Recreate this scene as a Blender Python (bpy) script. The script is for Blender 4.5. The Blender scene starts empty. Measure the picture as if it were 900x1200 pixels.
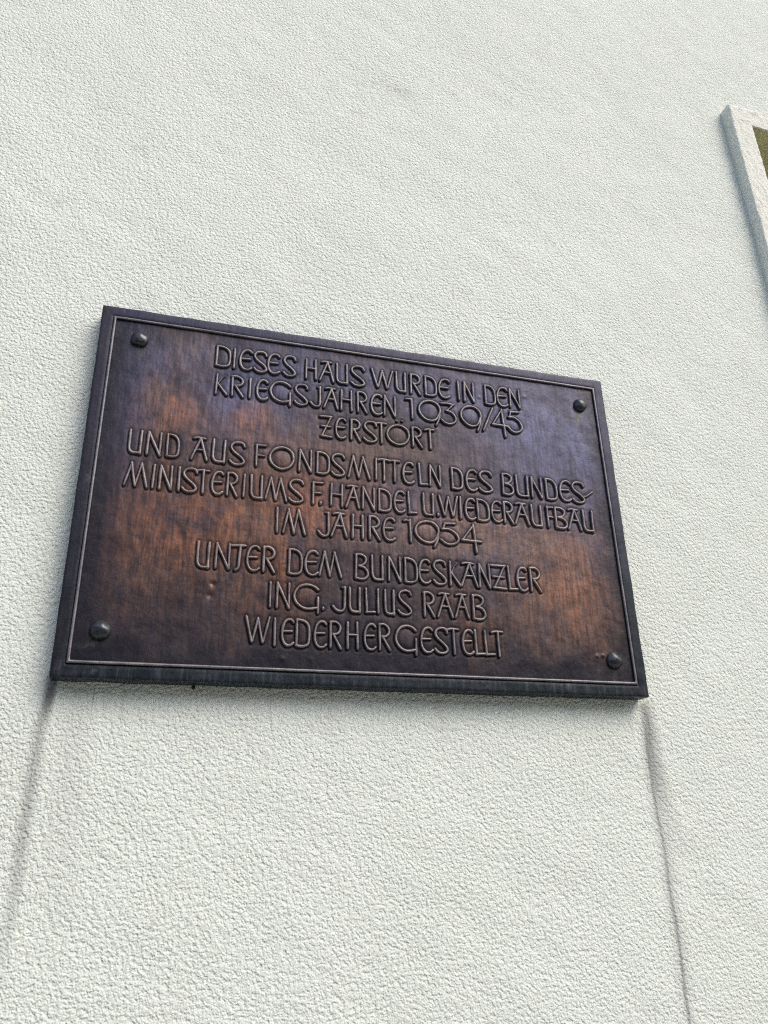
import bpy, math
import numpy as np
from mathutils import Matrix, Vector

# ------------------------------------------------------------------ camera, sky, sun, exposure
SC = bpy.context.scene
PZ = 1.82                                   # height of the plaque's lower edge above the pavement
cam_data = bpy.data.cameras.new('camera')
cam = bpy.data.objects.new('camera', cam_data)
SC.collection.objects.link(cam)
cam_data.sensor_fit = 'VERTICAL'
cam_data.sensor_height = 24.0
cam_data.lens = 922.0 / 1200.0 * 24.0
cam_data.clip_start = 0.02
cam_data.clip_end = 500
cam.matrix_world = Matrix(((0.95927973, -0.0923499, -0.26693425, 0.12563975),
                           (-0.2816033, -0.38614196, -0.87840422, -1.10580309),
                           (-0.02195397, 0.91780493, -0.39642419, PZ - 0.21891345),
                           (0, 0, 0, 1)))
SC.camera = cam

sun_dir = Vector((0.47, -0.62, 0.85)).normalized()      # towards the sun: up, to the right, in front of the wall
elev = math.asin(sun_dir.z)
azim = math.atan2(sun_dir.x, sun_dir.y)                  # clockwise from +Y
world = bpy.data.worlds.new('World')
SC.world = world
world.use_nodes = True
wn = world.node_tree
bg = wn.nodes['Background']
sky = wn.nodes.new('ShaderNodeTexSky')
sky.sky_type = 'NISHITA'
sky.sun_disc = False
sky.sun_elevation = elev
sky.sun_rotation = azim
sky.air_density = 1.0
sky.dust_density = 4.5
sky.ozone_density = 1.0
wn.links.new(sky.outputs[0], bg.inputs[0])
bg.inputs[1].default_value = 0.15
sd = bpy.data.lights.new('sun', 'SUN')
sd.energy = 0.60
sd.angle = math.radians(38)
sd.color = (1.0, 0.94, 0.84)
sun = bpy.data.objects.new('sun', sd)
SC.collection.objects.link(sun)
sun.rotation_euler = sun_dir.to_track_quat('Z', 'Y').to_euler()
SC.view_settings.view_transform = 'Standard'
SC.view_settings.look = 'None'
SC.view_settings.gamma = 1
SC.view_settings.exposure = 0.75
SC.cycles.filter_width = 1.2
SC.cycles.use_denoising = False

# ------------------------------------------------------------------ helpers
COL = SC.collection
rng = np.random.default_rng(7)


def link(name, mesh, mat=None, parent=None, label=None, cat=None, group=None, kind=None, loc=None):
    o = bpy.data.objects.new(name, mesh)
    COL.objects.link(o)
    if mat is not None and mesh is not None and not mesh.materials:
        mesh.materials.append(mat)
    if parent is not None:
        o.parent = parent
    if loc is not None:
        o.location = loc
    for k, v in (('label', label), ('category', cat), ('group', group), ('kind', kind)):
        if v:
            o[k] = v
    return o


def mesh_from(name, verts, faces, smooth=True):
    """verts (N,3) array, faces (M,3|4) array or list"""
    me = bpy.data.meshes.new(name)
    verts = np.asarray(verts, dtype=np.float32)
    if isinstance(faces, np.ndarray):
        k = faces.shape[1]
        me.vertices.add(len(verts))
        me.vertices.foreach_set('co', verts.ravel())
        me.loops.add(faces.size)
        me.loops.foreach_set('vertex_index', faces.astype(np.int32).ravel())
        me.polygons.add(len(faces))
        me.polygons.foreach_set('loop_start', np.arange(0, faces.size, k, dtype=np.int32))
        me.polygons.foreach_set('loop_total', np.full(len(faces), k, dtype=np.int32))
        me.update(calc_edges=True)
    else:
        me.from_pydata([tuple(v) for v in verts], [], [tuple(f) for f in faces])
    me.polygons.foreach_set('use_smooth', np.full(len(me.polygons), smooth, dtype=bool))
    me.update()
    return me


def box(verts, faces, x0, x1, y0, y1, z0, z1):
    b = len(verts)
    verts += [(x0, y0, z0), (x1, y0, z0), (x1, y1, z0), (x0, y1, z0), (x0, y0, z1), (x1, y0, z1), (x1, y1, z1), (x0, y1, z1)]
    faces += [(b, b + 3, b + 2, b + 1), (b + 4, b + 5, b + 6, b + 7), (b, b + 1, b + 5, b + 4),
              (b + 1, b + 2, b + 6, b + 5), (b + 2, b + 3, b + 7, b + 6), (b + 3, b, b + 4, b + 7)]


def bevelled(o, w=0.002, seg=2):
    m = o.modifiers.new('bevel', 'BEVEL')
    m.width = w
    m.segments = seg
    return o


def spectral(n0, n1, lam, ani=1.0, ang=0.0, width=0.45, step=1.0, seed=0):
    """band-passed random field of wavelength lam (same unit as step), stretched by ani along ang"""
    r = np.random.default_rng(seed)
    F = np.fft.rfft2(r.normal(size=(n0, n1)))
    k0 = np.fft.fftfreq(n0, step)[:, None]
    k1 = np.fft.rfftfreq(n1, step)[None, :]
    ca, sa = math.cos(ang), math.sin(ang)
    u = (k1 * ca + k0 * sa) * ani
    v = -k1 * sa + k0 * ca
    k = np.sqrt(u * u + v * v) + 1e-9
    F *= np.exp(-0.5 * (np.log(k * lam) / width) ** 2)
    f = np.fft.irfft2(F, s=(n0, n1))
    return f / f.std()


class NT:
    """tiny node-tree writer"""
    def __init__(self, name):
        self.m = bpy.data.materials.new(name)
        self.m.use_nodes = True
        self.t = self.m.node_tree
        self.b = self.t.nodes['Principled BSDF']

    def n(self, typ, **kw):
        nd = self.t.nodes.new(typ)
        for k, v in kw.items():
            setattr(nd, k, v)
        return nd

    def put(self, sock, val):
        if hasattr(val, 'is_linked') or isinstance(val, bpy.types.NodeSocket):
            self.t.links.new(val, sock)
        else:
            sock.default_value = val

    def math(self, op, a, b=0.0, c=None, clamp=False):
        nd = self.n('ShaderNodeMath', operation=op, use_clamp=clamp)
        self.put(nd.inputs[0], a)
        self.put(nd.inputs[1], b)
        if c is not None:
            self.put(nd.inputs[2], c)
        return nd.outputs[0]

    def xyz(self):
        tc = self.n('ShaderNodeTexCoord')
        s = self.n('ShaderNodeSeparateXYZ')
        self.t.links.new(tc.outputs['Object'], s.inputs[0])
        return tc.outputs['Object'], s.outputs[0], s.outputs[1], s.outputs[2]

    def mapped(self, vec, scale=(1, 1, 1), rot=(0, 0, 0), loc=(0, 0, 0)):
        nd = self.n('ShaderNodeMapping')
        self.put(nd.inputs[0], vec)
        nd.inputs['Scale'].default_value = scale
        nd.inputs['Rotation'].default_value = rot
        nd.inputs['Location'].default_value = loc
        return nd.outputs[0]

    def noise(self, vec, scale, detail=3, rough=0.55, dist=0.0):
        nd = self.n('ShaderNodeTexNoise')
        self.put(nd.inputs['Vector'], vec)
        nd.inputs['Scale'].default_value = scale
        nd.inputs['Detail'].default_value = detail
        nd.inputs['Roughness'].default_value = rough
        nd.inputs['Distortion'].default_value = dist
        return nd.outputs[0]

    def ramp(self, fac, lo, hi, a=0.0, b=1.0, smooth=True):
        nd = self.n('ShaderNodeMapRange', interpolation_type='SMOOTHSTEP' if smooth else 'LINEAR')
        self.put(nd.inputs[0], fac)
        for i, v in enumerate((lo, hi, a, b)):
            nd.inputs[i + 1].default_value = v
        return nd.outputs[0]

    def mix(self, fac, a, b, mode='MIX'):
        nd = self.n('ShaderNodeMix', data_type='RGBA', blend_type=mode)
        self.put(nd.inputs[0], fac)
        for s, v in ((nd.inputs[6], a), (nd.inputs[7], b)):
            self.put(s, v if not isinstance(v, tuple) else (*v, 1.0))
        return nd.outputs[2]

    def bump(self, height, dist, strength=1.0, normal=None):
        nd = self.n('ShaderNodeBump')
        nd.inputs['Strength'].default_value = strength
        nd.inputs['Distance'].default_value = dist
        self.put(nd.inputs['Height'], height)
        if normal is not None:
            self.put(nd.inputs['Normal'], normal)
        return nd.outputs[0]

    def out(self, color=None, rough=None, metal=None, normal=None):
        if color is not None:
            self.put(self.b.inputs['Base Color'], color if not isinstance(color, tuple) else (*color, 1.0))
        if rough is not None:
            self.put(self.b.inputs['Roughness'], rough)
        if metal:
            self.b.inputs['Specular IOR Level'].default_value = 0.3
        if metal is not None:
            self.put(self.b.inputs['Metallic'], metal)
        if normal is not None:
            self.put(self.b.inputs['Normal'], normal)
        return self.m


# ------------------------------------------------------------------ materials
def plaster_material(name, col=(0.648, 0.715, 0.685), stains=True, bump=1.0):
    t = NT(name)
    vec, x, y, z = t.xyz()
    big = t.noise(vec, 1.7, 4)
    mid = t.noise(vec, 9.0, 4)
    c = t.mix(t.ramp(big, 0.3, 0.7), col, tuple(v * f for v, f in zip(col, (0.975, 0.975, 0.955))))
    c = t.mix(t.math('MULTIPLY', t.ramp(mid, 0.45, 0.75), 0.15), c, (0.66, 0.69, 0.665))
    fine = t.noise(vec, 380.0, 0, 0.5)
    grain = t.noise(vec, 210.0, 1, 0.6)
    c = t.mix(t.ramp(grain, 0.60, 0.74, 0, 0.35), c, (0.50, 0.52, 0.50))
    if stains:
        # greyish water runs below the plaque's lower corners: x centre, bend, half widths
        wob = t.math('MULTIPLY', t.math('SUBTRACT', t.noise(t.mapped(vec, (0.1, 1, 1)), 5.0, 3), 0.5), 0.018)
        wob2 = t.math('MULTIPLY', t.math('SUBTRACT', t.noise(t.mapped(vec, (0.1, 1, 1), loc=(3, 0, 8)), 3.5, 3), 0.5), 0.022)
        patch = t.noise(t.mapped(vec, (9, 1, 2.2)), 3.0, 4, 0.65)

        def run(xc, slope, hw, ztop, zlen, amt, colr, w, soft=0.45, power=1.0):
            nonlocal c
            # distance below the plaque edge
            dz = t.math('SUBTRACT', ztop, z)
            xx = t.math('SUBTRACT', t.math('ADD', x, w), t.math('ADD', xc, t.math('MULTIPLY', dz, slope)))
            d = t.math('ABSOLUTE', xx)
            m = t.ramp(d, hw * soft, hw, 1.0, 0.0)
            start = t.ramp(dz, -0.004, 0.012)
            fade = t.ramp(dz, zlen * 0.35, zlen, 1.0, 0.0)
            m = t.math('MULTIPLY', m, t.math('MULTIPLY', start, fade))
            m = t.math('MULTIPLY', m, t.ramp(patch, 0.15, 0.62, 0.45, 1.0))
            c = t.mix(t.math('MULTIPLY', m, amt), c, colr)
        run(0.908, 0.100, 0.022, 0.0, 0.26, 0.60, (0.265, 0.285, 0.28), wob2, 0.05)
        run(0.907, 0.000, 0.022, 0.0, 0.60, 0.30, (0.33, 0.35, 0.345), wob2, 0.05)
        run(0.9035, 0.004, 0.0050, -0.05, 3.0, 0.72, (0.14, 0.15, 0.155), wob2, 0.0)
        run(0.9035, 0.004, 0.018, -0.02, 3.0, 0.30, (0.33, 0.35, 0.345), wob2, 0.0)
        run(0.906, 0.03, 0.011, 0.0, 0.20, 0.70, (0.20, 0.21, 0.21), wob2, 0.05)
        run(-0.001, -0.018, 0.014, 0.012, 0.46, 0.62, (0.245, 0.265, 0.26), wob, 0.05)
        run(0.001, -0.006, 0.010, 0.015, 0.08, 0.85, (0.08, 0.075, 0.08), wob, 0.2)
        run(0.036, 0.04, 0.030, 0.0, 0.40, 0.22, (0.35, 0.37, 0.365), wob, 0.1)
        run(0.0560, 0.0, 0.0014, 0.0, 0.075, 0.5, (0.25, 0.25, 0.24), 0.0, 0.3)
        # short drips all along the lower edge of the plaque
        dzz = t.math('MULTIPLY', z, -1.0)
        col_n = t.noise(t.mapped(vec, (1, 1, 0.04)), 75.0, 3, 0.6)
        dm = t.math('MULTIPLY', t.ramp(col_n, 0.55, 0.72), t.math('MULTIPLY', t.ramp(dzz, -0.004, 0.003), t.ramp(dzz, 0.0, 0.11, 1.0, 0.0)))
        inx = t.math('MULTIPLY', t.ramp(x, 0.0, 0.02), t.ramp(x, 0.88, 0.9, 1.0, 0.0))
        c = t.mix(t.math('MULTIPLY', t.math('MULTIPLY', dm, inx), 0.35), c, (0.40, 0.39, 0.33))
        # rubbed, flaked spots high on the wall
        speck = t.ramp(t.noise(vec, 150.0, 3, 0.7), 0.48, 0.60)
        for (qx, qz, ra, rb, am) in ((0.523, 1.296, 0.035, 0.012, 0.75), (0.49, 1.30, 0.05, 0.02, 0.4), (0.022, 0.973, 0.016, 0.016, 0.8), (-0.068, 1.043, 0.012, 0.02, 0.5), (0.445, 1.20, 0.022, 0.014, 0.4), (-0.094, 0.819, 0.03, 0.02, 0.35), (0.76, 1.36, 0.12, 0.03, 0.22), (1.12, 1.48, 0.06, 0.02, 0.3)):
            dx = t.math('DIVIDE', t.math('SUBTRACT', x, qx), ra)
            dz2 = t.math('DIVIDE', t.math('SUBTRACT', z, qz), rb)
            e = t.math('EXPONENT', t.math('MULTIPLY', t.math('ADD', t.math('MULTIPLY', dx, dx), t.math('MULTIPLY', dz2, dz2)), -1.0))
            c = t.mix(t.math('MULTIPLY', t.math('MULTIPLY', e, speck), am), c, (0.36, 0.37, 0.36))
        # shallow dirt flecks
    # hairline cracks in a few places
    ck = t.math('ABSOLUTE', t.math('SUBTRACT', t.noise(t.mapped(vec, (1, 1, 1), rot=(0, 0.6, 0)), 6.5, 7, 0.62, 0.4), 0.5))
    ckm = t.ramp(t.noise(vec, 3.3, 3), 0.60, 0.68)
    c = t.mix(t.math('MULTIPLY', t.ramp(ck, 0.0012, 0.0035, 0.55, 0.0), ckm), c, (0.40, 0.41, 0.39))
    # thumbed, dirtier patches where the trowel dragged
    sm = t.math('MULTIPLY', t.ramp(t.noise(vec, 5.2, 3), 0.58, 0.70), t.ramp(t.noise(vec, 120.0, 3, 0.7), 0.50, 0.64))
    c = t.mix(t.math('MULTIPLY', sm, 0.16), c, (0.47, 0.48, 0.46))
    fl = t.noise(vec, 42.0, 2)
    c = t.mix(t.ramp(fl, 0.74, 0.80, 0, 0.5), c, (0.42, 0.43, 0.40))
    h = t.math('ADD', t.math('MULTIPLY', fine, 0.35), t.math('MULTIPLY', t.ramp(grain, 0.25, 0.62, smooth=False), 0.6))
    nrm = t.bump(h, 0.0021 * bump, 1.0)
    return t.out(c, 0.92, 0.0, nrm)


BLOBS = [
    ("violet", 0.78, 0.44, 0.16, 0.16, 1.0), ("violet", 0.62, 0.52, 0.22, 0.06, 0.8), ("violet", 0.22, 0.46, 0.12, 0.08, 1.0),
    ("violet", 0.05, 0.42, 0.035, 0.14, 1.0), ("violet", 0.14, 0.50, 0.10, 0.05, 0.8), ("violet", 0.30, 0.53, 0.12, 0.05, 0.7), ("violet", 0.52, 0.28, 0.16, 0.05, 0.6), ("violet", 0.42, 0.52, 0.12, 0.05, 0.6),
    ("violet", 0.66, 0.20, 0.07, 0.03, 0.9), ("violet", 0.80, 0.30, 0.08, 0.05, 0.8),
    ("tan", 0.14, 0.52, 0.05, 0.05, 0.55), ("tan", 0.40, 0.40, 0.26, 0.04, 0.40), ("tan", 0.62, 0.26, 0.22, 0.06, 0.8),
    ("tan", 0.76, 0.20, 0.11, 0.12, 0.7), ("tan", 0.12, 0.44, 0.05, 0.06, 0.6), ("tan", 0.45, 0.35, 0.3, 0.04, 0.35),
    ("rust", 0.19, 0.23, 0.15, 0.11, 1.0), ("rust", 0.10, 0.19, 0.07, 0.10, 0.8), ("rust", 0.12, 0.40, 0.07, 0.06, 0.7), ("rust", 0.77, 0.16, 0.11, 0.09, 1.0),
    ("rust", 0.34, 0.30, 0.16, 0.09, 0.75), ("rust", 0.80, 0.24, 0.07, 0.05, 0.8), ("rust", 0.56, 0.26, 0.14, 0.05, 0.5),
    ("rust", 0.22, 0.15, 0.12, 0.06, 0.6), ("rust", 0.60, 0.11, 0.06, 0.07, 0.6), ("rust", 0.30, 0.40, 0.12, 0.03, 0.40),
    ("orange", 0.17, 0.235, 0.09, 0.05, 0.6), ("orange", 0.30, 0.17, 0.04, 0.06, 0.5), ("orange", 0.13, 0.43, 0.03, 0.04, 0.5),
    ("orange", 0.33, 0.27, 0.07, 0.04, 0.45), ("orange", 0.78, 0.17, 0.07, 0.05, 0.30), ("orange", 0.24, 0.41, 0.04, 0.03, 0.4)]


def bronze_material(name, worn=None, border=False, foot_shade=False):
    t = NT(name)
    vec, x, y, z = t.xyz()
    streak = t.noise(t.mapped(vec, (1, 1, 0.12)), 135.0, 5, 0.65)
    streak2 = t.noise(t.mapped(vec, (1, 1, 0.25), loc=(2, 0, 1)), 46.0, 4, 0.6)
    cloud = t.noise(vec, 9.0, 4, 0.6)
    fine = t.noise(vec, 260.0, 3, 0.6)
    mott = t.noise(vec, 62.0, 4, 0.65)
    wx = t.math('MULTIPLY', t.math('SUBTRACT', streak2, 0.5), 0.05)
    wz = t.math('MULTIPLY', t.math('SUBTRACT', t.noise(vec, 14.0, 4, 0.6), 0.5), 0.14)
    px = t.math('ADD', x, wx)
    pz = t.math('ADD', z, wz)

    def blob(cx, cz, rx, rz):
        a = t.math('DIVIDE', t.math('SUBTRACT', px, cx), rx)
        b = t.math('DIVIDE', t.math('SUBTRACT', pz, cz), rz)
        d = t.math('ADD', t.math('MULTIPLY', a, a), t.math('MULTIPLY', b, b))
        return t.math('EXPONENT', t.math('MULTIPLY', d, -1.0))
    dark = (0.010, 0.011, 0.019)
    c = t.mix(t.ramp(cloud, 0.35, 0.65), (0.020, 0.019, 0.028), (0.046, 0.036, 0.042))
    if not border:
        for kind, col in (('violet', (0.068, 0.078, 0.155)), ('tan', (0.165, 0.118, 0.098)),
                          ('rust', (0.180, 0.092, 0.064)), ('orange', (0.30, 0.120, 0.055))):
            tot = None
            for (k, cx, cz, rx, rz, s) in BLOBS:
                if k != kind:
                    continue
                v = t.math('MULTIPLY', blob(cx, cz, rx, rz), s)
                tot = v if tot is None else t.math('MAXIMUM', tot, v)
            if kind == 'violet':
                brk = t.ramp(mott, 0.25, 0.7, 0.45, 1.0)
            else:
                brk = t.math('MULTIPLY', t.ramp(streak, 0.34, 0.62, 0.45, 1.0), t.ramp(t.math('ADD', t.math('MULTIPLY', streak2, 0.5), t.math('MULTIPLY', mott, 0.5)), 0.36, 0.60, 0.30, 1.1))
            f = t.math('MULTIPLY', tot, brk, clamp=True)
            c = t.mix(f, c, col)
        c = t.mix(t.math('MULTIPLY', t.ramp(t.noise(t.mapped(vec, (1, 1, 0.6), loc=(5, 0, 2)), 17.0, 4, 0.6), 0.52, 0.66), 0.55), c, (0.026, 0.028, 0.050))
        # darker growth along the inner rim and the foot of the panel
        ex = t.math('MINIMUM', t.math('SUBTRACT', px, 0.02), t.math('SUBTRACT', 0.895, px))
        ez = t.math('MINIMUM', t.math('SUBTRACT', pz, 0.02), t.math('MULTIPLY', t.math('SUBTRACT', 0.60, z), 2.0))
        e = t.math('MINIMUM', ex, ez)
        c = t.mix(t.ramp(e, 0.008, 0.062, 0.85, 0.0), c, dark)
        c = t.mix(t.math('MULTIPLY', t.ramp(streak2, 0.50, 0.66), 0.45), c, dark)
        for (qx, qz, ra, rb, am) in ((0.0500, 0.0465, 0.014, 0.007, 0.35), (0.8455, 0.0365, 0.007, 0.008, 0.55), (0.062, 0.518, 0.010, 0.009, 0.25), (0.846, 0.517, 0.016, 0.010, 0.35)):
            c = t.mix(t.math('MULTIPLY', blob(qx, qz, ra, rb), am), c, (0.135, 0.135, 0.115))
    else:
        up = t.ramp(z, 0.0, 0.6)
        base = t.mix(up, (0.005, 0.013, 0.018), (0.024, 0.026, 0.056))
        c = t.mix(t.ramp(mott, 0.35, 0.7, 0.0, 0.6), base, (0.034, 0.036, 0.052))
        c = t.mix(t.ramp(x, 0.03, 0.0, 0.0, 0.65), c, (0.020, 0.017, 0.024))
        c = t.mix(t.math('MULTIPLY', t.ramp(streak, 0.45, 0.75), t.ramp(z, 0.008, 0.03, 0.55, 0.12)), c, (0.075, 0.105, 0.125))
        c = t.mix(t.ramp(t.noise(vec, 30.0, 5, 0.7), 0.60, 0.72, 0.0, 0.5), c, (0.10, 0.10, 0.13))
    c = t.mix(t.ramp(fine, 0.52, 0.78, 0.0, 0.16), c, (0.15, 0.135, 0.14))
    thin = t.noise(t.mapped(vec, (1, 1, 0.11)), 280.0, 3, 0.6)
    c = t.mix(t.ramp(thin, 0.38, 0.58, 0.38, 0.0), c, dark)
    c = t.mix(t.ramp(streak, 0.30, 0.46, 0.32, 0.0), c, dark)
    if foot_shade:
        # painted shade: the panel colour darkens around the foot of every letter
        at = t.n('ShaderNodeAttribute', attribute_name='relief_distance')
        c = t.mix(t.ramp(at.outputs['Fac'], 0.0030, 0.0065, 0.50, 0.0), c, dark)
    if worn:
        # rubbed ridges: wear plus painted highlights on the crests, painted shade at their feet
        w = t.ramp(y, -0.0010, -0.0026)
        c = t.mix(t.ramp(y, 0.0010, -0.0006, 0.8, 0.0), c, dark)
        c = t.mix(t.math('MULTIPLY', w, t.ramp(mott, 0.2, 0.7, 0.45, 1.0)), c, worn)
    rough = t.ramp(t.math('ADD', t.math('MULTIPLY', cloud, 0.5), t.math('MULTIPLY', mott, 0.5)), 0.3, 0.7, 0.36, 0.56)
    h = t.math('ADD', t.math('MULTIPLY', mott, 1.5), t.math('ADD', t.math('MULTIPLY', streak, 0.8), t.math('MULTIPLY', fine, 0.35)))
    return t.out(c, rough, 0.45, t.bump(h, 0.0009, 0.45))

M_WALL = plaster_material('wall_plaster')
M_SURR = plaster_material('surround_plaster', (0.70, 0.735, 0.69), False, 0.55)
M_PANEL = bronze_material('bronze_patina_panel', foot_shade=True)
M_LETTER = bronze_material('bronze_patina_relief', worn=(0.225, 0.205, 0.205))
M_BEAD = bronze_material('bronze_patina_bead', worn=(0.20, 0.195, 0.215))
M_BORDER = bronze_material('bronze_patina_border', border=True)


def simple(name, col, rough=0.6, metal=0.0, nscale=40.0, var=0.25, bump=0.0):
    t = NT(name)
    vec, x, y, z = t.xyz()
    nz = t.noise(vec, nscale, 4, 0.6)
    c = t.mix(t.ramp(nz, 0.3, 0.7), tuple(v * (1 - var) for v in col), col)
    return t.out(c, rough, metal, t.bump(nz, bump) if bump else None)


M_RIVET = simple('dark_bronze_rivet', (0.060, 0.068, 0.078), 0.28, 0.6, 160.0, 0.45, 0.0006)
M_OLIVE = simple('olive_soffit_paint', (0.66, 0.66, 0.42), 0.7, 0, 25.0, 0.12, 0.0004)
M_OLIVEWOOD = simple('olive_window_paint', (0.115, 0.11, 0.05), 0.5, 0, 60.0, 0.2, 0.0003)
M_GLASS = simple('dark_window_glass', (0.02, 0.024, 0.02), 0.06, 0.0, 3.0, 0.2)
M_BODY = simple('plain_plaster', (0.62, 0.62, 0.58), 0.9, 0, 30.0, 0.08, 0.001)
M_NAIL = simple('rusty_nail', (0.03, 0.024, 0.02), 0.7, 0.2, 300.0, 0.4)
M_PAVE = simple('grey_paving', (0.38, 0.37, 0.33), 0.9, 0, 6.0, 0.15, 0.002)
M_ROAD = simple('asphalt', (0.06, 0.06, 0.062), 0.9, 0, 12.0, 0.25, 0.003)
M_KERB = simple('kerb_stone', (0.32, 0.31, 0.29), 0.85, 0, 25.0, 0.15, 0.001)

# ------------------------------------------------------------------ ground, pavement, road (outside the frame, under the wall)
v, f = [], []
box(v, f, -60, 60, -60, 60, -0.40, -0.13)
link('ground', mesh_from('ground', v, f, False), M_ROAD, kind='structure')
v, f = [], []
box(v, f, -12, 14, -2.5, 0.2, -0.125, 0.0)
link('pavement', mesh_from('pavement', v, f, False), M_PAVE, kind='structure')
v, f = [], []
for i in range(26):
    box(v, f, -12 + i * 1.0 + 0.004, -11 + i * 1.0 - 0.004, -2.66, -2.505, -0.125, 0.003)
bevelled(link('kerb', mesh_from('kerb', v, f, False), M_KERB, kind='structure'), 0.012)

# unseen house behind the camera, added to darken the reflection low on the bronze
added_house = link('house', None, None, None, 'unseen grey plastered house, added as a dark reflection for the plaque', 'house', loc=(0, -13.5, 0))
v, f = [], []
box(v, f, -14, 16, -8, 0, -0.12, 7.2)
link('wall', mesh_from('wall', v, f, False), simple('opposite_plaster', (0.30, 0.29, 0.26), 0.9, 0, 5.0, 0.15, 0.002), added_house)
v, f = [], []
v += [(-14.4, 0.4, 7.203), (16.4, 0.4, 7.203), (16.4, -8.4, 7.203), (-14.4, -8.4, 7.203), (-14.4, -4, 9.4), (16.4, -4, 9.4)]
f += [(0, 1, 5, 4), (2, 3, 4, 5), (0, 4, 3), (1, 2, 5), (0, 3, 2, 1)]
link('roof', mesh_from('roof', v, f, False), simple('roof_tiles', (0.16, 0.075, 0.05), 0.85, 0, 20.0, 0.3, 0.01), added_house)
v, f = [], []
box(v, f, -0.5, 0.5, -0.02, 0.03, -0.75, 0.75)
wm = mesh_from('window', v, f, False)
wm.materials.append(M_GLASS)
v, f = [], []
box(v, f, -0.62, -0.501, -0.01, 0.06, -0.87, 0.87)
box(v, f, 0.501, 0.62, -0.01, 0.06, -0.87, 0.87)
box(v, f, -0.4999, 0.4999, -0.01, 0.06, 0.751, 0.87)
box(v, f, -0.4999, 0.4999, -0.01, 0.06, -0.87, -0.751)
fm = mesh_from('frame', v, f, False)
fm.materials.append(M_BODY)
for fz in (1.9, 5.0):
    for k in range(9):
        wo = link('window', wm, None, added_house, loc=(-11 + k * 3.0, 0, fz))
        link('frame', fm, None, wo)

# ------------------------------------------------------------------ building: wall sheet with real trowelled relief, window
WY = 0.030                                              # mean wall surface, y
OX0, OX1, OZ0, OZ1 = 1.4585, 2.46, 0.02, 1.441           # window opening, relative to the plaque's lower left corner
building = link('building', None, None, None, 'pale plastered house front with trowelled render around the plaque and the window', 'building', loc=(0, 0, PZ))

STEP = 0.00225
gx0, gx1, gz0, gz1 = -0.33, 1.76, -0.53, 2.12
nx, nz = int((gx1 - gx0) / STEP) + 1, int((gz1 - gz0) / STEP) + 1
xs = gx0 + np.arange(nx) * STEP
zs = gz0 + np.arange(nz) * STEP
h = np.zeros((nz, nx))
lo = spectral(nz, nx, 0.30, step=STEP, seed=1, width=0.7)
lo2 = spectral(nz, nx, 0.16, step=STEP, seed=2, width=0.7)
m1 = 1 / (1 + np.exp(-2.2 * lo))
m2 = 1 / (1 + np.exp(-2.2 * lo2))
g_iso = spectral(nz, nx, 0.0051, step=STEP, seed=3, width=0.65)
g_a = spectral(nz, nx, 0.0053, 1.5, math.radians(-42), step=STEP, seed=4, width=0.55)
g_b = spectral(nz, nx, 0.0053, 1.3, math.radians(-68), step=STEP, seed=5, width=0.55)
g = g_a * m1 + g_b * (1 - m1)
g = g * m2 + g_iso * (1 - m2)
g += 0.20 * spectral(nz, nx, 0.010, 1.3, math.radians(-45), step=STEP, seed=6, width=0.4)
g = np.where(g > 0, 1.15 * np.tanh(0.9 * g), -np.abs(g) ** 1.15)
rough_amp = 0.9 + 0.25 * np.tanh(spectral(nz, nx, 0.22, step=STEP, seed=8, width=0.6))
h = 0.00038 * g * rough_amp * np.interp(zs, [-0.5, 0.2, 1.0, 2.0], [1.05, 1.0, 0.80, 0.70])[:, None]
h += 0.00022 * spectral(nz, nx, 0.11, 1.6, math.radians(-35), step=STEP, seed=9, width=0.5)
h += 0.0006 * spectral(nz, nx, 0.45, step=STEP, seed=10, width=0.5)
# widen the sheet with coarse cells out to the whole facade
ex_l = np.array([-7.0, -4.0, -2.0, -1.0, -0.6, -0.42])
ex_r = np.array([1.80, 1.95, 2.1, 2.3, OX1, 2.7, 3.5, 5.0, 7.5])
ez_b = np.array([-PZ - 0.02, -1.4, -1.0, -0.75, -0.58])
ez_t = np.array([2.17, 2.4, 2.7, 3.2, 4.2, 6.0])
# put grid lines exactly on the opening's edges
xs[np.argmin(abs(xs - OX0))] = OX0
zs[np.argmin(abs(zs - OZ1))] = OZ1
zs[np.argmin(abs(zs - OZ0))] = OZ0
X = np.concatenate([ex_l, xs, ex_r])
Z = np.concatenate([ez_b, zs, ez_t])
Hh = np.zeros((len(Z), len(X)))
Hh[len(ez_b):len(ez_b) + nz, len(ex_l):len(ex_l) + nx] = h
fade = np.minimum(np.minimum(np.arange(nx), np.arange(nx)[::-1])[None, :], np.minimum(np.arange(nz), np.arange(nz)[::-1])[:, None]) / 12.0
Hh[len(ez_b):len(ez_b) + nz, len(ex_l):len(ex_l) + nx] *= np.clip(fade, 0, 1)
XX, ZZ = np.meshgrid(X, Z)
V = np.stack([XX, WY - Hh, ZZ], -1).reshape(-1, 3)
NX, NZ = len(X), len(Z)
idx = np.arange(NX * NZ).reshape(NZ, NX)
cx = (XX[:-1, :-1] + XX[1:, 1:]) / 2
cz = (ZZ[:-1, :-1] + ZZ[1:, 1:]) / 2
keep = ~((cx > OX0) & (cx < OX1) & (cz > OZ0) & (cz < OZ1))
F = np.stack([idx[:-1, :-1], idx[:-1, 1:], idx[1:, 1:], idx[1:, :-1]], -1)[keep]
link('wall', mesh_from('wall', V, F), M_WALL, building)
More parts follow.
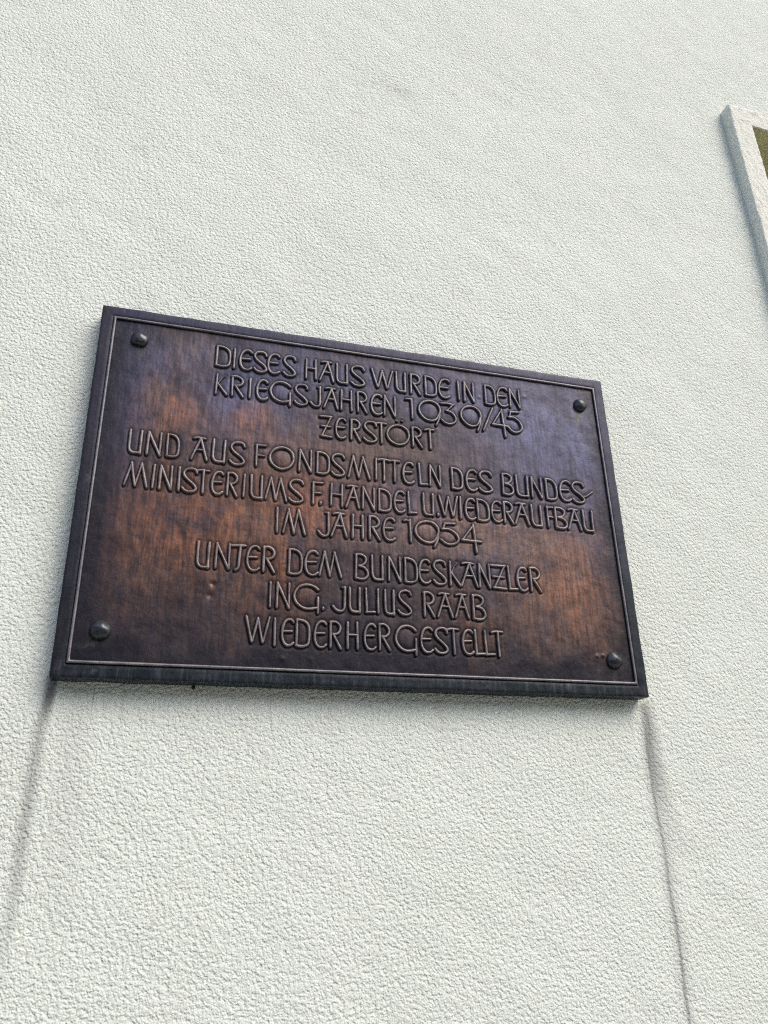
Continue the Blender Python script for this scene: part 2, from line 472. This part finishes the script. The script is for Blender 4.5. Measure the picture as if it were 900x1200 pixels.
# the rest of the house behind the render coat: sides, back and roof slab
v, f = [], []
box(v, f, -7.0, -6.7, 0.06, 5.0, -PZ, 6.0)
box(v, f, 7.2, 7.5, 0.06, 5.0, -PZ, 6.0)
box(v, f, -6.69, 7.19, 4.7, 5.0, -PZ, 6.0)
link('side_wall', mesh_from('side_wall', v, f, False), M_BODY, building)
v, f = [], []
box(v, f, -7.2, 7.7, -0.05, 5.2, 6.003, 6.25)
link('roof', mesh_from('roof', v, f, False), M_BODY, building)


def ring_sweep(name, prof, x0, x1, z0, z1, step, jit, seed):
    """sweep a (distance outside the opening, y) profile round a rectangle with mitred corners"""
    cs = [(x0, z0, -1, -1), (x0, z1, -1, 1), (x1, z1, 1, 1), (x1, z0, 1, -1)]
    stations = []
    for i in range(4):
        a, b = cs[i], cs[(i + 1) % 4]
        L = math.hypot(b[0] - a[0], b[1] - a[1])
        n = max(2, int(L / step))
        for k in range(n):
            s = k / n
            # the mitre direction turns linearly only at the ends: blend the two corner offsets
            stations.append((a, b, s))
    r = np.random.default_rng(seed)
    P = len(prof)
    vs = []
    for (a, b, s) in stations:
        for (d, y) in prof:
            ax, az = a[0] + a[2] * d, a[1] + a[3] * d
            bx, bz = b[0] + b[2] * d, b[1] + b[3] * d
            vs.append((ax + (bx - ax) * s, y, az + (bz - az) * s))
    vs = np.array(vs)
    S = len(stations)
    nse = r.normal(size=(S, P, 3))
    for _ in range(2):
        nse = (nse + np.roll(nse, 1, 0) + np.roll(nse, -1, 0)) / 1.9
    vs = vs + nse.reshape(-1, 3) * jit
    fs = []
    for i in range(S):
        j = (i + 1) % S
        for k in range(P - 1):
            fs.append((i * P + k, j * P + k, j * P + k + 1, i * P + k + 1))
    return mesh_from(name, vs, np.array(fs))


pr = [(0.0605, 0.050), (0.0605, 0.034), (0.0605, 0.026), (0.0605, 0.018), (0.0605, 0.010), (0.0604, 0.0035), (0.0598, 0.0012), (0.0580, 0.0001)]
pr += [(d, 0.0) for d in [0.0545 - 0.0035 * q for q in range(15)]]
pr += [(0.0030, 0.0001), (0.0010, 0.0010), (0.0001, 0.0034)]
surround = link('window_surround', ring_sweep('window_surround', pr, OX0, OX1, OZ0, OZ1, 0.003, 0.00042, 3), M_SURR, building)
# olive painted reveal / soffit
rv = [(0.0, 0.0036), (0.0, 0.04), (0.0, 0.08), (0.0, 0.128), (-0.03, 0.128)]
link('window_reveal', ring_sweep('window_reveal', rv, OX0, OX1, OZ0, OZ1, 0.05, 0.00008, 4), M_OLIVE, building)
# the window itself
win = link('window', None, None, building, 'dark window with olive painted frame')
v, f = [], []
fw = 0.055
a0, a1, b0, b1 = OX0 + 0.012, OX1 - 0.012, OZ0 + 0.012, OZ1 - 0.012
box(v, f, a0, a0 + fw, 0.131, 0.19, b0, b1)
box(v, f, a1 - fw, a1, 0.131, 0.19, b0, b1)
box(v, f, a0 + fw + .0005, a1 - fw - .0005, 0.131, 0.19, b1 - fw, b1)
box(v, f, a0 + fw + .0005, a1 - fw - .0005, 0.131, 0.19, b0, b0 + fw)
xm = (a0 + a1) / 2
box(v, f, xm - 0.03, xm + 0.03, 0.128, 0.187, b0 + fw + .0005, b1 - fw - .0005)
bevelled(link('frame', mesh_from('frame', v, f, False), M_OLIVEWOOD, win), 0.004)
for (p0, p1) in ((a0 + fw + .001, xm - .031), (xm + .031, a1 - fw - .001)):
    v, f = [], []
    box(v, f, p0, p1, 0.155, 0.161, b0 + fw + .001, b1 - fw - .001)
    link('pane', mesh_from('pane', v, f, False), M_GLASS, win)
v, f = [], []
box(v, f, OX0 - 0.09, OX1 + 0.09, -0.075, 0.126, OZ0 - 0.035, OZ0 - 0.002)
bevelled(link('window_sill', mesh_from('window_sill', v, f, False), M_SURR, building), 0.004)
# dark room behind the glass
v, f = [], []
box(v, f, OX0 - 0.2, OX1 + 0.2, 0.60, 0.62, OZ0 - 0.2, OZ1 + 0.2)
link('room_wall', mesh_from('room_wall', v, f, False), M_NAIL, building)

# ------------------------------------------------------------------ the plaque
PW, PH = 0.9, 0.5957
plaque = link('memorial_plaque', None, None, None, 'bronze memorial plaque with raised German lettering, riveted to the pale wall', 'plaque', loc=(0, 0, PZ))

# border: flat rim with a slightly worn arris, sides running back towards the wall
def plate_rim():
    BI = 0.0185                                        # inner edge of the flat rim
    prof = [(0.0, 0.0285), (0.0, 0.020), (0.0, 0.012), (0.0, 0.005), (0.0, 0.0014), (-0.0004, 0.0004), (-0.0014, 0.0)]
    prof += [(-d, -0.0002) for d in (0.004, 0.008, 0.012, 0.0155)] + [(-0.0175, 0.0004), (-0.0190, 0.0012), (-0.0200, 0.0020)]
    me = ring_sweep('border', prof, 0, PW, 0, PH, 0.004, 0.0, 5)
    n = len(me.vertices)
    co = np.empty(n * 3, dtype=np.float32)
    me.vertices.foreach_get('co', co)
    co = co.reshape(-1, 3)
    # beaten edge: gentle waviness along the rim
    w = 0.00035 * (np.sin(co[:, 0] * 61 + 1.3) + np.sin(co[:, 0] * 23.7 + co[:, 2] * 47) + np.sin(co[:, 2] * 83 + 0.4))
    co[:, 1] += w * 0.4
    co[:, 2] += 0.00022 * (np.sin(co[:, 0] * 37) + np.sin(co[:, 0] * 91 + 2)) * (np.abs(co[:, 2] - PH / 2) > PH / 2 - 0.01)
    co[:, 0] += 0.00018 * (np.sin(co[:, 2] * 41) + np.sin(co[:, 2] * 103 + 2)) * (np.abs(co[:, 0] - PW / 2) > PW / 2 - 0.01)
    me.vertices.foreach_set('co', co.ravel())
    me.update()
    return me


link('border', plate_rim(), M_BORDER, plaque)
v, f = [], []
box(v, f, 0.0008, PW - 0.0008, 0.0265, 0.0283, 0.0008, PH - 0.0008)
link('back_plate', mesh_from('back_plate', v, f, False), M_BORDER, plaque)
# raised bead between rim and panel
BW, BHt = 0.0026, 0.0040
bp = []
for k in range(11):
    a = math.pi * k / 10
    bp.append((-0.0209 + BW * math.cos(a), 0.0012 - BHt * math.sin(a) ** 0.8 if 0 < k < 10 else 0.0022))
link('bead', ring_sweep('bead', bp, 0, PW, 0, PH, 0.008, 0.00006, 6), M_BEAD, plaque)

# ---- glyphs, each in a unit box; a stroke is (points, curved, weight)
C_ = True
GL = {
    'D': [([(0, 0), (0, 1)], 0, 1), ([(0, 1), (.3, 1.0), (.68, .93), (.93, .76), (1, .5), (.99, .25), (.92, .08), (.72, .0), (.35, -.03), (0, 0)], C_, 1)],
    'I': [([(.5, 0), (.5, 1)], 0, 1)],
    'E': [([(1, .90), (.82, .99), (.5, .99), (.22, .88), (.05, .66), (0, .44), (.06, .2), (.25, .04), (.5, -.02), (.8, .0), (1, .08)], C_, 1), ([(.02, .52), (.84, .54)], 0, .9)],
    'S': [([(1, .84), (.9, .97), (.6, 1.02), (.25, .97), (.07, .84), (.08, .70), (.3, .54), (.68, .37), (.95, .2), (.97, .08), (.75, -.01), (.42, -.03), (.15, .03), (0, .13)], C_, 1)],
    'H': [([(.0, 0), (.03, 1)], 0, 1), ([(1, 0), (.97, 1)], 0, 1), ([(.02, .53), (.98, .53)], 0, .85)],
    'A': [([(0, 0), (.56, .99)], 0, .95), ([(.56, .99), (1, 0)], 0, 1), ([(.13, .98), (.3, 1.03), (.82, 1.0)], 0, .9), ([(.25, .45), (.76, .45)], 0, .8)],
    'U': [([(0, 1), (.0, .2), (.06, .06), (.26, -.01), (.6, -.02), (.97, .01)], 0, 1), ([(1, 1), (.97, -.02)], 0, 1)],
    'W': [([(0, 1), (.27, 0), (.50, .95)], 0, 1), ([(.50, .95), (.73, -.01), (1, 1)], 0, .95)],
    'R': [([(.03, 0), (.03, 1)], 0, 1), ([(.03, 1), (.45, 1.02), (.82, .93), (.98, .78), (.88, .62), (.6, .53), (.3, .52)], C_, 1), ([(.3, .52), (1, -.02)], 0, 1)],
    'N': [([(0, 0), (.04, 1)], 0, 1), ([(.04, 1), (.96, -.01)], 0, 1), ([(.97, -.01), (.97, 1)], 0, .9)],
    'K': [([(.0, 0), (.04, 1)], 0, 1), ([(.14, .52), (1, 0)], 0, 1), ([(.14, .50), (.42, .78)], 0, .7), ([(.42, .78), (.80, .98)], 0, .45)],
    'G': [([(.96, .84), (.80, .96), (.52, 1.02), (.22, .92), (.04, .66), (.02, .42), (.14, .18), (.36, .03), (.60, -.01), (.94, .05)], C_, 1), ([(.97, .47), (.97, -.15)], 0, 1)],
    'J': [([(1, 1), (1, .2), (.96, .05), (.78, -.03), (.5, -.03), (.2, .04), (0, .17)], 0, 1), ([(.78, 1.0), (1, 1)], 0, .7)],
    '1': [([(0, .96), (.35, 1.0), (.92, .96)], 0, .85), ([(.92, 1.0), (.96, 0)], 0, 1)],
    '9': [([(.97, .44), (1, .60), (.94, .80), (.74, .97), (.46, 1.0), (.18, .88), (.02, .62), (.06, .32), (.28, .08), (.56, .0), (.80, .10), (.97, .44)], C_, 1), ([(.97, .44), (.94, .16), (.80, -.17)], C_, .95)],
    '3': [([(.05, .97), (.5, 1.0), (.88, .97)], 0, .95), ([(.88, .97), (.40, .62)], 0, .85), ([(.40, .62), (.75, .55), (.98, .32), (.92, .10), (.6, -.03), (.25, .0), (0, .14)], C_, 1)],
    '/': [([(0, -.12), (1, 1.02)], 0, 1)],
    '4': [([(.62, 1), (0, .24)], 0, .85), ([(0, .24), (1, .22)], 0, 1), ([(.62, 1.02), (.72, -.30)], 0, 1)],
    '5': [([(.25, .97), (.80, 1.0)], 0, 1), ([(.25, .97), (.14, .70)], 0, .9), ([(.10, .70), (.48, .70), (.82, .55), (1, .30), (.90, .10), (.58, -.02), (.24, .02), (0, .17)], C_, 1)],
    'Z': [([(0, .99), (1, 1)], 0, 1), ([(1, 1), (.16, .02)], 0, .85), ([(.12, .01), (1, -.02)], 0, 1), ([(.10, .5), (.9, .49)], 0, .85)],
    'T': [([(0, .96), (.3, 1.02), (1, 1)], 0, .95), ([(.56, 1), (.56, -.02)], 0, 1)],
    't': [([(0, .97), (1, 1)], 0, .95), ([(.68, 1), (.62, .08), (.57, .0), (.49, -.03), (.42, -.02)], 0, 1)],
    'L': [([(0, 1), (.06, .0)], 0, 1), ([(.06, .0), (1, .02)], 0, 1)],
    'M': [([(0, 0), (.24, 1)], 0, .9), ([(.24, 1), (.48, .0)], 0, 1), ([(.48, .0), (.70, 1)], 0, .85), ([(.70, 1), (1, -.02)], 0, 1)],
    'B': [([(.0, 0), (.03, 1)], 0, 1), ([(.03, 1), (.45, 1.02), (.80, .92), (.86, .76), (.66, .60), (.25, .52)], C_, .95), ([(.25, .52), (.68, .47), (.96, .30), (.97, .12), (.72, -.01), (.35, -.03), (0, .01)], C_, 1)],
    'F': [([(.05, 0), (.05, 1)], 0, 1), ([(.0, .98), (1, 1)], 0, .9), ([(.05, .5), (.84, .5)], 0, .8)],
    'O': [([(1, .52), (.93, .80), (.70, .98), (.42, 1.0), (.15, .85), (.0, .55), (.06, .25), (.28, .04), (.55, -.02), (.82, .1), (.97, .34), (1, .52)], C_, 1)],
    '.': [([(.5, .03), (.5, .06)], 0, 1.15)],
    '-': [([(0, .30), (.25, .33), (1, .58)], 0, .85)],
}
GL['Ö'] = GL['O'] + [([(.46, 1.24), (.48, 1.24)], 0, .8), ([(.70, 1.27), (.72, 1.27)], 0, .8)]

LINES = [
  [('D',1830,2045,5115,5482),('I',2112,2112,5114,5482),('E',2212,2393,5114,5481),('S',2440,2642,5113,5481),('E',2671,2851,5112,5480),('S',2925,3119,5112,5480),('H',3308,3473,5111,5479),('A',3544,3774,5110,5479),('U',3837,4011,5109,5478),('S',4091,4318,5108,5478),('W',4455,4825,5107,5477),('U',4895,5053,5106,5476),('R',5150,5320,5105,5476),('D',5427,5621,5104,5475),('E',5674,5866,5103,5475),('I',6049,6049,5103,5474),('N',6155,6332,5102,5474),('D',6559,6744,5101,5473),('E',6789,6981,5100,5473),('N',7037,7228,5099,5472)],
  [('K',1853,2021,4589,4939),('R',2105,2281,4589,4942),('I',2390,2390,4589,4944),('E',2509,2669,4589,4947),('G',2723,3060,4590,4950),('S',3129,3336,4590,4954),('J',3389,3552,4590,4957),('A',3621,3848,4590,4961),('H',3912,4089,4591,4964),('R',4196,4351,4591,4967),('E',4436,4617,4591,4970),('N',4662,4855,4591,4973),('1',5049,5164,4592,4977),('9',5280,5671,4592,4982),('3',5692,5962,4592,4986),('9',6057,6436,4593,4991),('/',6471,6670,4593,4995),('4',6662,6964,4593,4998),('5',6958,7222,4593,5001)],
  [('Z',3563,3744,4047,4416),('E',3825,3981,4050,4415),('R',4077,4225,4052,4415),('S',4292,4506,4054,4415),('T',4504,4679,4055,4414),('Ö',4704,5085,4058,4414),('R',5149,5308,4061,4413),('T',5377,5532,4063,4413)],
  [('U',647,812,3385,3751),('N',907,1098,3384,3749),('D',1199,1365,3382,3748),('A',1559,1789,3380,3746),('U',1880,2053,3379,3745),('S',2141,2358,3377,3744),('F',2541,2691,3375,3742),('O',2757,3132,3374,3741),('N',3228,3421,3372,3739),('D',3519,3709,3370,3738),('S',3759,3963,3369,3737),('M',4033,4382,3367,3736),('I',4493,4493,3366,3734),('T',4531,4712,3365,3734),('T',4716,4889,3364,3733),('E',4957,5129,3363,3732),('L',5246,5370,3361,3731),('N',5424,5605,3360,3730),('D',5823,6002,3358,3728),('E',6079,6260,3357,3727),('S',6312,6537,3356,3726),('B',6742,6933,3353,3724),('U',7003,7209,3352,3723),('N',7287,7474,3351,3722),('D',7570,7762,3349,3721),('E',7830,8030,3348,3719),('S',8066,8295,3347,3718),('-',8295,8464,3346,3718)],
  [('M',638,955,2837,3203),('I',1037,1037,2837,3202),('N',1136,1307,2836,3202),('I',1414,1414,2836,3201),('S',1468,1669,2835,3201),('T',1669,1839,2835,3200),('E',1897,2051,2834,3200),('R',2125,2271,2833,3199),('I',2378,2378,2833,3198),('U',2495,2657,2832,3198),('M',2715,3038,2831,3197),('S',3080,3298,2831,3196),('F',3450,3596,2830,3195),('.',3579,3579,2829,3195),('H',3743,3925,2829,3194),('A',3992,4199,2828,3194),('N',4264,4455,2827,3193),('D',4536,4729,2826,3192),('E',4794,4958,2826,3191),('L',5036,5155,2825,3191),('U',5292,5455,2824,3190),('.',5537,5537,2824,3190),('W',5564,5883,2823,3189),('I',5934,5934,2823,3188),('E',6030,6195,2822,3188),('D',6246,6444,2821,3187),('E',6495,6671,2821,3187),('R',6720,6876,2820,3186),('A',6920,7169,2819,3185),('U',7241,7409,2819,3185),('F',7529,7643,2818,3184),('B',7684,7887,2817,3183),('A',7918,8159,2817,3183),('U',8217,8391,2816,3182)],
  [('I',2908,2908,2296,2683),('M',3005,3338,2300,2685),('J',3545,3707,2308,2689),('A',3757,3995,2312,2691),('H',4094,4260,2317,2693),('R',4366,4529,2322,2695),('E',4598,4780,2326,2697),('1',4949,5054,2331,2700),('9',5128,5526,2337,2702),('5',5565,5866,2343,2706),('4',5936,6261,2350,2709)],
  [('U',1768,1927,1660,2032),('N',2029,2225,1660,2032),('t',2235,2442,1659,2033),('E',2485,2657,1659,2033),('R',2721,2884,1659,2033),('D',3109,3299,1658,2034),('E',3355,3539,1658,2034),('M',3574,3908,1658,2034),('B',4140,4330,1657,2035),('U',4403,4572,1657,2035),('N',4669,4859,1657,2035),('D',4938,5130,1657,2036),('E',5170,5343,1656,2036),('S',5405,5610,1656,2036),('K',5686,5847,1656,2037),('A',5871,6143,1656,2037),('N',6185,6368,1655,2037),('Z',6400,6637,1655,2038),('L',6700,6833,1655,2038),('E',6856,7017,1655,2038),('R',7088,7259,1654,2038)],
  [('I',2843,2843,1121,1482),('N',2944,3127,1121,1483),('G',3195,3567,1122,1485),('.',3633,3633,1122,1486),('J',3788,3963,1123,1487),('U',4042,4197,1123,1488),('L',4297,4426,1124,1490),('I',4486,4486,1124,1490),('U',4601,4737,1124,1491),('S',4816,5016,1125,1493),('R',5225,5383,1125,1495),('A',5448,5683,1126,1496),('A',5737,5956,1127,1497),('B',6043,6241,1127,1499)],
  [('W',2516,2850,565,948),('I',2929,2929,565,947),('E',3034,3195,565,946),('D',3245,3434,565,945),('E',3514,3679,565,944),('R',3744,3898,565,943),('H',4007,4159,564,942),('E',4268,4433,564,941),('R',4495,4654,564,940),('G',4748,5077,564,938),('E',5154,5332,564,937),('S',5373,5576,564,936),('T',5578,5765,564,935),('E',5831,5995,564,934),('L',6039,6182,564,933),('L',6206,6349,564,932),('T',6327,6506,563,932)],
]


RW, RH = 0.0033, 0.0038                                # half width and height of a letter ridge
PROF = [(-1.0, -0.25), (-0.86, 0.05), (-0.66, 0.50), (-0.42, 0.88), (-0.14, 1.0), (0.16, 0.99), (0.46, 0.84), (0.70, 0.46), (0.87, 0.03), (1.0, -0.25)]


def dense(pts, curved, step=0.0018):
    pts = np.array(pts, dtype=float)
    if curved and len(pts) > 2:
        closed = np.allclose(pts[0], pts[-1])
        P = np.vstack([pts[-2] if closed else 2 * pts[0] - pts[1], pts, pts[1] if closed else 2 * pts[-1] - pts[-2]])
        out = []
        for i in range(1, len(P) - 2):
            p0, p1, p2, p3 = P[i - 1:i + 3]
            n = max(2, int(np.linalg.norm(p2 - p1) / step))
            for s in np.arange(n) / n:
                out.append(0.5 * (2 * p1 + (p2 - p0) * s + (2 * p0 - 5 * p1 + 4 * p2 - p3) * s * s + (3 * p1 - p0 - 3 * p2 + p3) * s ** 3))
        out.append(P[-2])
        return np.array(out)
    out = []
    for a, b in zip(pts[:-1], pts[1:]):
        n = max(1, int(np.linalg.norm(b - a) / step))
        for s in np.arange(n) / n:
            out.append(a + (b - a) * s)
    out.append(pts[-1])
    out = np.array(out)
    if len(pts) > 2:                                    # soften the corners of bent strokes
        for _ in range(3):
            out[1:-1] = (out[:-2] + 2 * out[1:-1] + out[2:]) / 4
    return out


strokes_all = []


def letter_mesh(g, xl, xr, zb, zt, r):
    V, F = [], []
    x0, x1, z0, z1 = (q * 1e-4 for q in (xl, xr, zb, zt))
    jit = r.normal(size=2) * 0.0003
    pw = r.uniform(0.93, 1.08)
    for (pts, curved, wgt) in GL[g]:
        w = x1 - x0
        P = []
        for (px, pz) in pts:
            P.append((x0 + w * px + jit[0] * pz, z0 + (z1 - z0) * pz + jit[1] * .6))
        Q = dense(P, curved)
        if len(Q) < 2:
            Q = np.vstack([Q, Q + [0.0003, 0]])
        Q = Q + np.cumsum(r.normal(size=Q.shape), 0) * 0.00003
        T = np.gradient(Q, axis=0)
        T /= np.linalg.norm(T, axis=1)[:, None] + 1e-12
        strokes_all.append((g, Q))
        N = np.stack([-T[:, 1], T[:, 0]], 1)
        closed = np.linalg.norm(Q[0] - Q[-1]) < 1e-4
        n = len(Q)
        ww = RW * wgt * pw * (1 + 0.07 * np.sin(np.arange(n) * 0.45 + r.uniform(0, 6)) + 0.05 * r.normal(size=n))
        hh = RH * (0.55 + 0.45 * wgt) * (1 + 0.06 * np.sin(np.arange(n) * 0.37 + r.uniform(0, 6)))
        rows = []
        def row(c, nn, sw, sh):
            return [(c[0] + nn[0] * a * sw, 0.0012 - b * sh if b > 0 else 0.0012 - b * 0.0016, c[1] + nn[1] * a * sw) for (a, b) in PROF]
        if not closed:
            for (e, q, hq) in ((1.0, 0.30, 0.15), (0.80, 0.66, 0.62), (0.45, 0.90, 0.90)):
                rows.append(row(Q[0] - T[0] * ww[0] * e, N[0], ww[0] * q, hh[0] * hq))
        for i in range(n):
            rows.append(row(Q[i], N[i], ww[i], hh[i]))
        if not closed:
            for (e, q, hq) in ((0.45, 0.90, 0.90), (0.80, 0.66, 0.62), (1.0, 0.30, 0.15)):
                rows.append(row(Q[-1] + T[-1] * ww[-1] * e, N[-1], ww[-1] * q, hh[-1] * hq))
        b = len(V)
        K = len(PROF)
        for rr in rows:
            V += rr
        for i in range(len(rows) - 1):
            for k in range(K - 1):
                F.append((b + i * K + k, b + (i + 1) * K + k, b + (i + 1) * K + k + 1, b + i * K + k + 1))
    return mesh_from('letter', V, np.array(F))


lr = np.random.default_rng(21)
for row_ in LINES:
    for (g, xl, xr, zb, zt) in row_:
        nm = 'numeral' if g in '13459' else ('punctuation_mark' if g in './-' else 'letter')
        link(nm, letter_mesh(g, xl, xr, zb, zt, lr), M_LETTER, plaque)

# ---- the beaten panel: height field that sinks a little along the chased outlines and dishes inside the round letters
ps = 0.0016
px_ = np.arange(0.0195, PW - 0.0195 + 1e-6, ps)
pz_ = np.arange(0.0195, PH - 0.0195 + 1e-6, ps)
gx_, gz_ = np.meshgrid(px_, pz_)
n0, n1 = gx_.shape
hp = 0.00016 * spectral(n0, n1, 0.085, 0.8, step=ps, seed=31, width=0.6)
hp += 0.00005 * spectral(n0, n1, 0.028, 1.4, math.radians(80), step=ps, seed=32, width=0.5)
hp += 0.00003 * spectral(n0, n1, 0.009, 1.4, math.radians(85), step=ps, seed=33, width=0.4)
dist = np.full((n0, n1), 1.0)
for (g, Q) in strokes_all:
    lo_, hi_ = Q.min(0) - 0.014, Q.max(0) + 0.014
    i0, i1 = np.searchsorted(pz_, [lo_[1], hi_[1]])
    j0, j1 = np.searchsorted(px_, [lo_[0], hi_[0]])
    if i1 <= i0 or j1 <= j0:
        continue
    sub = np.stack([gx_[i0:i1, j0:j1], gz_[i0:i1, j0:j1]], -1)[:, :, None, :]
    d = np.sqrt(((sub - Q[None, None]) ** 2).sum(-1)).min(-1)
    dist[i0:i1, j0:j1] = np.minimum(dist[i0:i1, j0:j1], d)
    if g in '9OÖGD5' and len(Q) > 12:
        c = (Q.max(0) + Q.min(0)) / 2
        rr = (Q.max(0) - Q.min(0)) / 2
        q = ((gx_[i0:i1, j0:j1] - c[0]) / rr[0]) ** 2 + ((gz_[i0:i1, j0:j1] - c[1]) / rr[1]) ** 2
        hp[i0:i1, j0:j1] += (0.0016 if g in '9OÖG' else 0.0006) * np.clip(1 - q, 0, 1)
hp += -0.0006 * np.exp(-((dist - 0.0034) / 0.0020) ** 2)
# small dents and hammer marks
for (ddx, ddz, dr, da) in ((0.2015, 0.142, 0.0035, -0.0022), (0.199, 0.124, 0.004, -0.0022), (0.305, 0.037, 0.004, 0.0008), (0.345, 0.038, 0.004, 0.0007), (0.815, 0.063, 0.0026, 0.0016), (0.826, 0.064, 0.0026, 0.0016), (0.645, 0.522, 0.003, 0.001), (0.735, 0.537, 0.004, 0.0008)):
    hp += da * np.exp(-((gx_ - ddx) ** 2 + (gz_ - ddz) ** 2) / dr ** 2)
V = np.stack([gx_, 0.0012 - hp, gz_], -1).reshape(-1, 3)
idx = np.arange(n0 * n1).reshape(n0, n1)
F = np.stack([idx[:-1, :-1], idx[:-1, 1:], idx[1:, 1:], idx[1:, :-1]], -1).reshape(-1, 4)
pm = mesh_from('panel', V, F)
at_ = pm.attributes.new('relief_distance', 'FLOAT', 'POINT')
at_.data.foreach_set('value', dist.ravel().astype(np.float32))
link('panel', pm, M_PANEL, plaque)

# ---- four domed rivets, slightly faceted by the hammer
def rivet_mesh(seed, R=0.0142, Ht=0.0092):
    r = np.random.default_rng(seed)
    K, S = 9, 28
    fac = r.normal(size=(6, 3))
    fac[:, 1] = -abs(fac[:, 1]) - 0.6
    fac /= np.linalg.norm(fac, axis=1)[:, None]
    V = []
    for i in range(K):
        a = math.pi / 2 * i / (K - 1)
        for s in range(S):
            b = 2 * math.pi * s / S
            V.append((R * math.cos(a) * math.cos(b), -Ht * math.sin(a) ** 0.9 if i else 0.004, R * math.cos(a) * math.sin(b)))
    V = np.array(V)
    for fc in fac:                                      # shallow flats
        d = V @ fc
        lim = np.percentile(d, 93)
        over = np.clip(d - lim, 0, None)
        V -= over[:, None] * fc * 0.8
    F = []
    for i in range(K - 1):
        for s in range(S):
            t = (s + 1) % S
            F.append((i * S + s, i * S + t, (i + 1) * S + t, (i + 1) * S + s))
    return mesh_from('rivet', V, np.array(F))


for i, (rx, rz, sc) in enumerate(((0.0592, 0.539, 1.0), (0.8452, 0.5343, 0.95), (0.0546, 0.0647, 1.0), (0.843, 0.0566, 1.0))):
    o = link('rivet', rivet_mesh(50 + i), M_RIVET, plaque, loc=(rx + 0.002, 0.0004, rz))
    o.scale = (sc, 1, sc)

# ------------------------------------------------------------------ little nail head sticking out of the wall under the plaque
V, F = [], []
S = 10
for (r_, y_) in ((0.0012, 0.036), (0.0012, 0.024), (0.0026, 0.0235), (0.0028, 0.0222), (0.0020, 0.0212), (0.0004, 0.0209)):
    for s in range(S):
        V.append((r_ * math.cos(2 * math.pi * s / S), y_, r_ * math.sin(2 * math.pi * s / S)))
for i in range(5):
    for s in range(S):
        t = (s + 1) % S
        F.append((i * S + s, i * S + t, (i + 1) * S + t, (i + 1) * S + s))
link('nail', mesh_from('nail', V, np.array(F)), M_NAIL, None, 'tiny dark nail head in the wall just below the plaque', 'nail', loc=(0.186, 0, PZ + -0.0035))
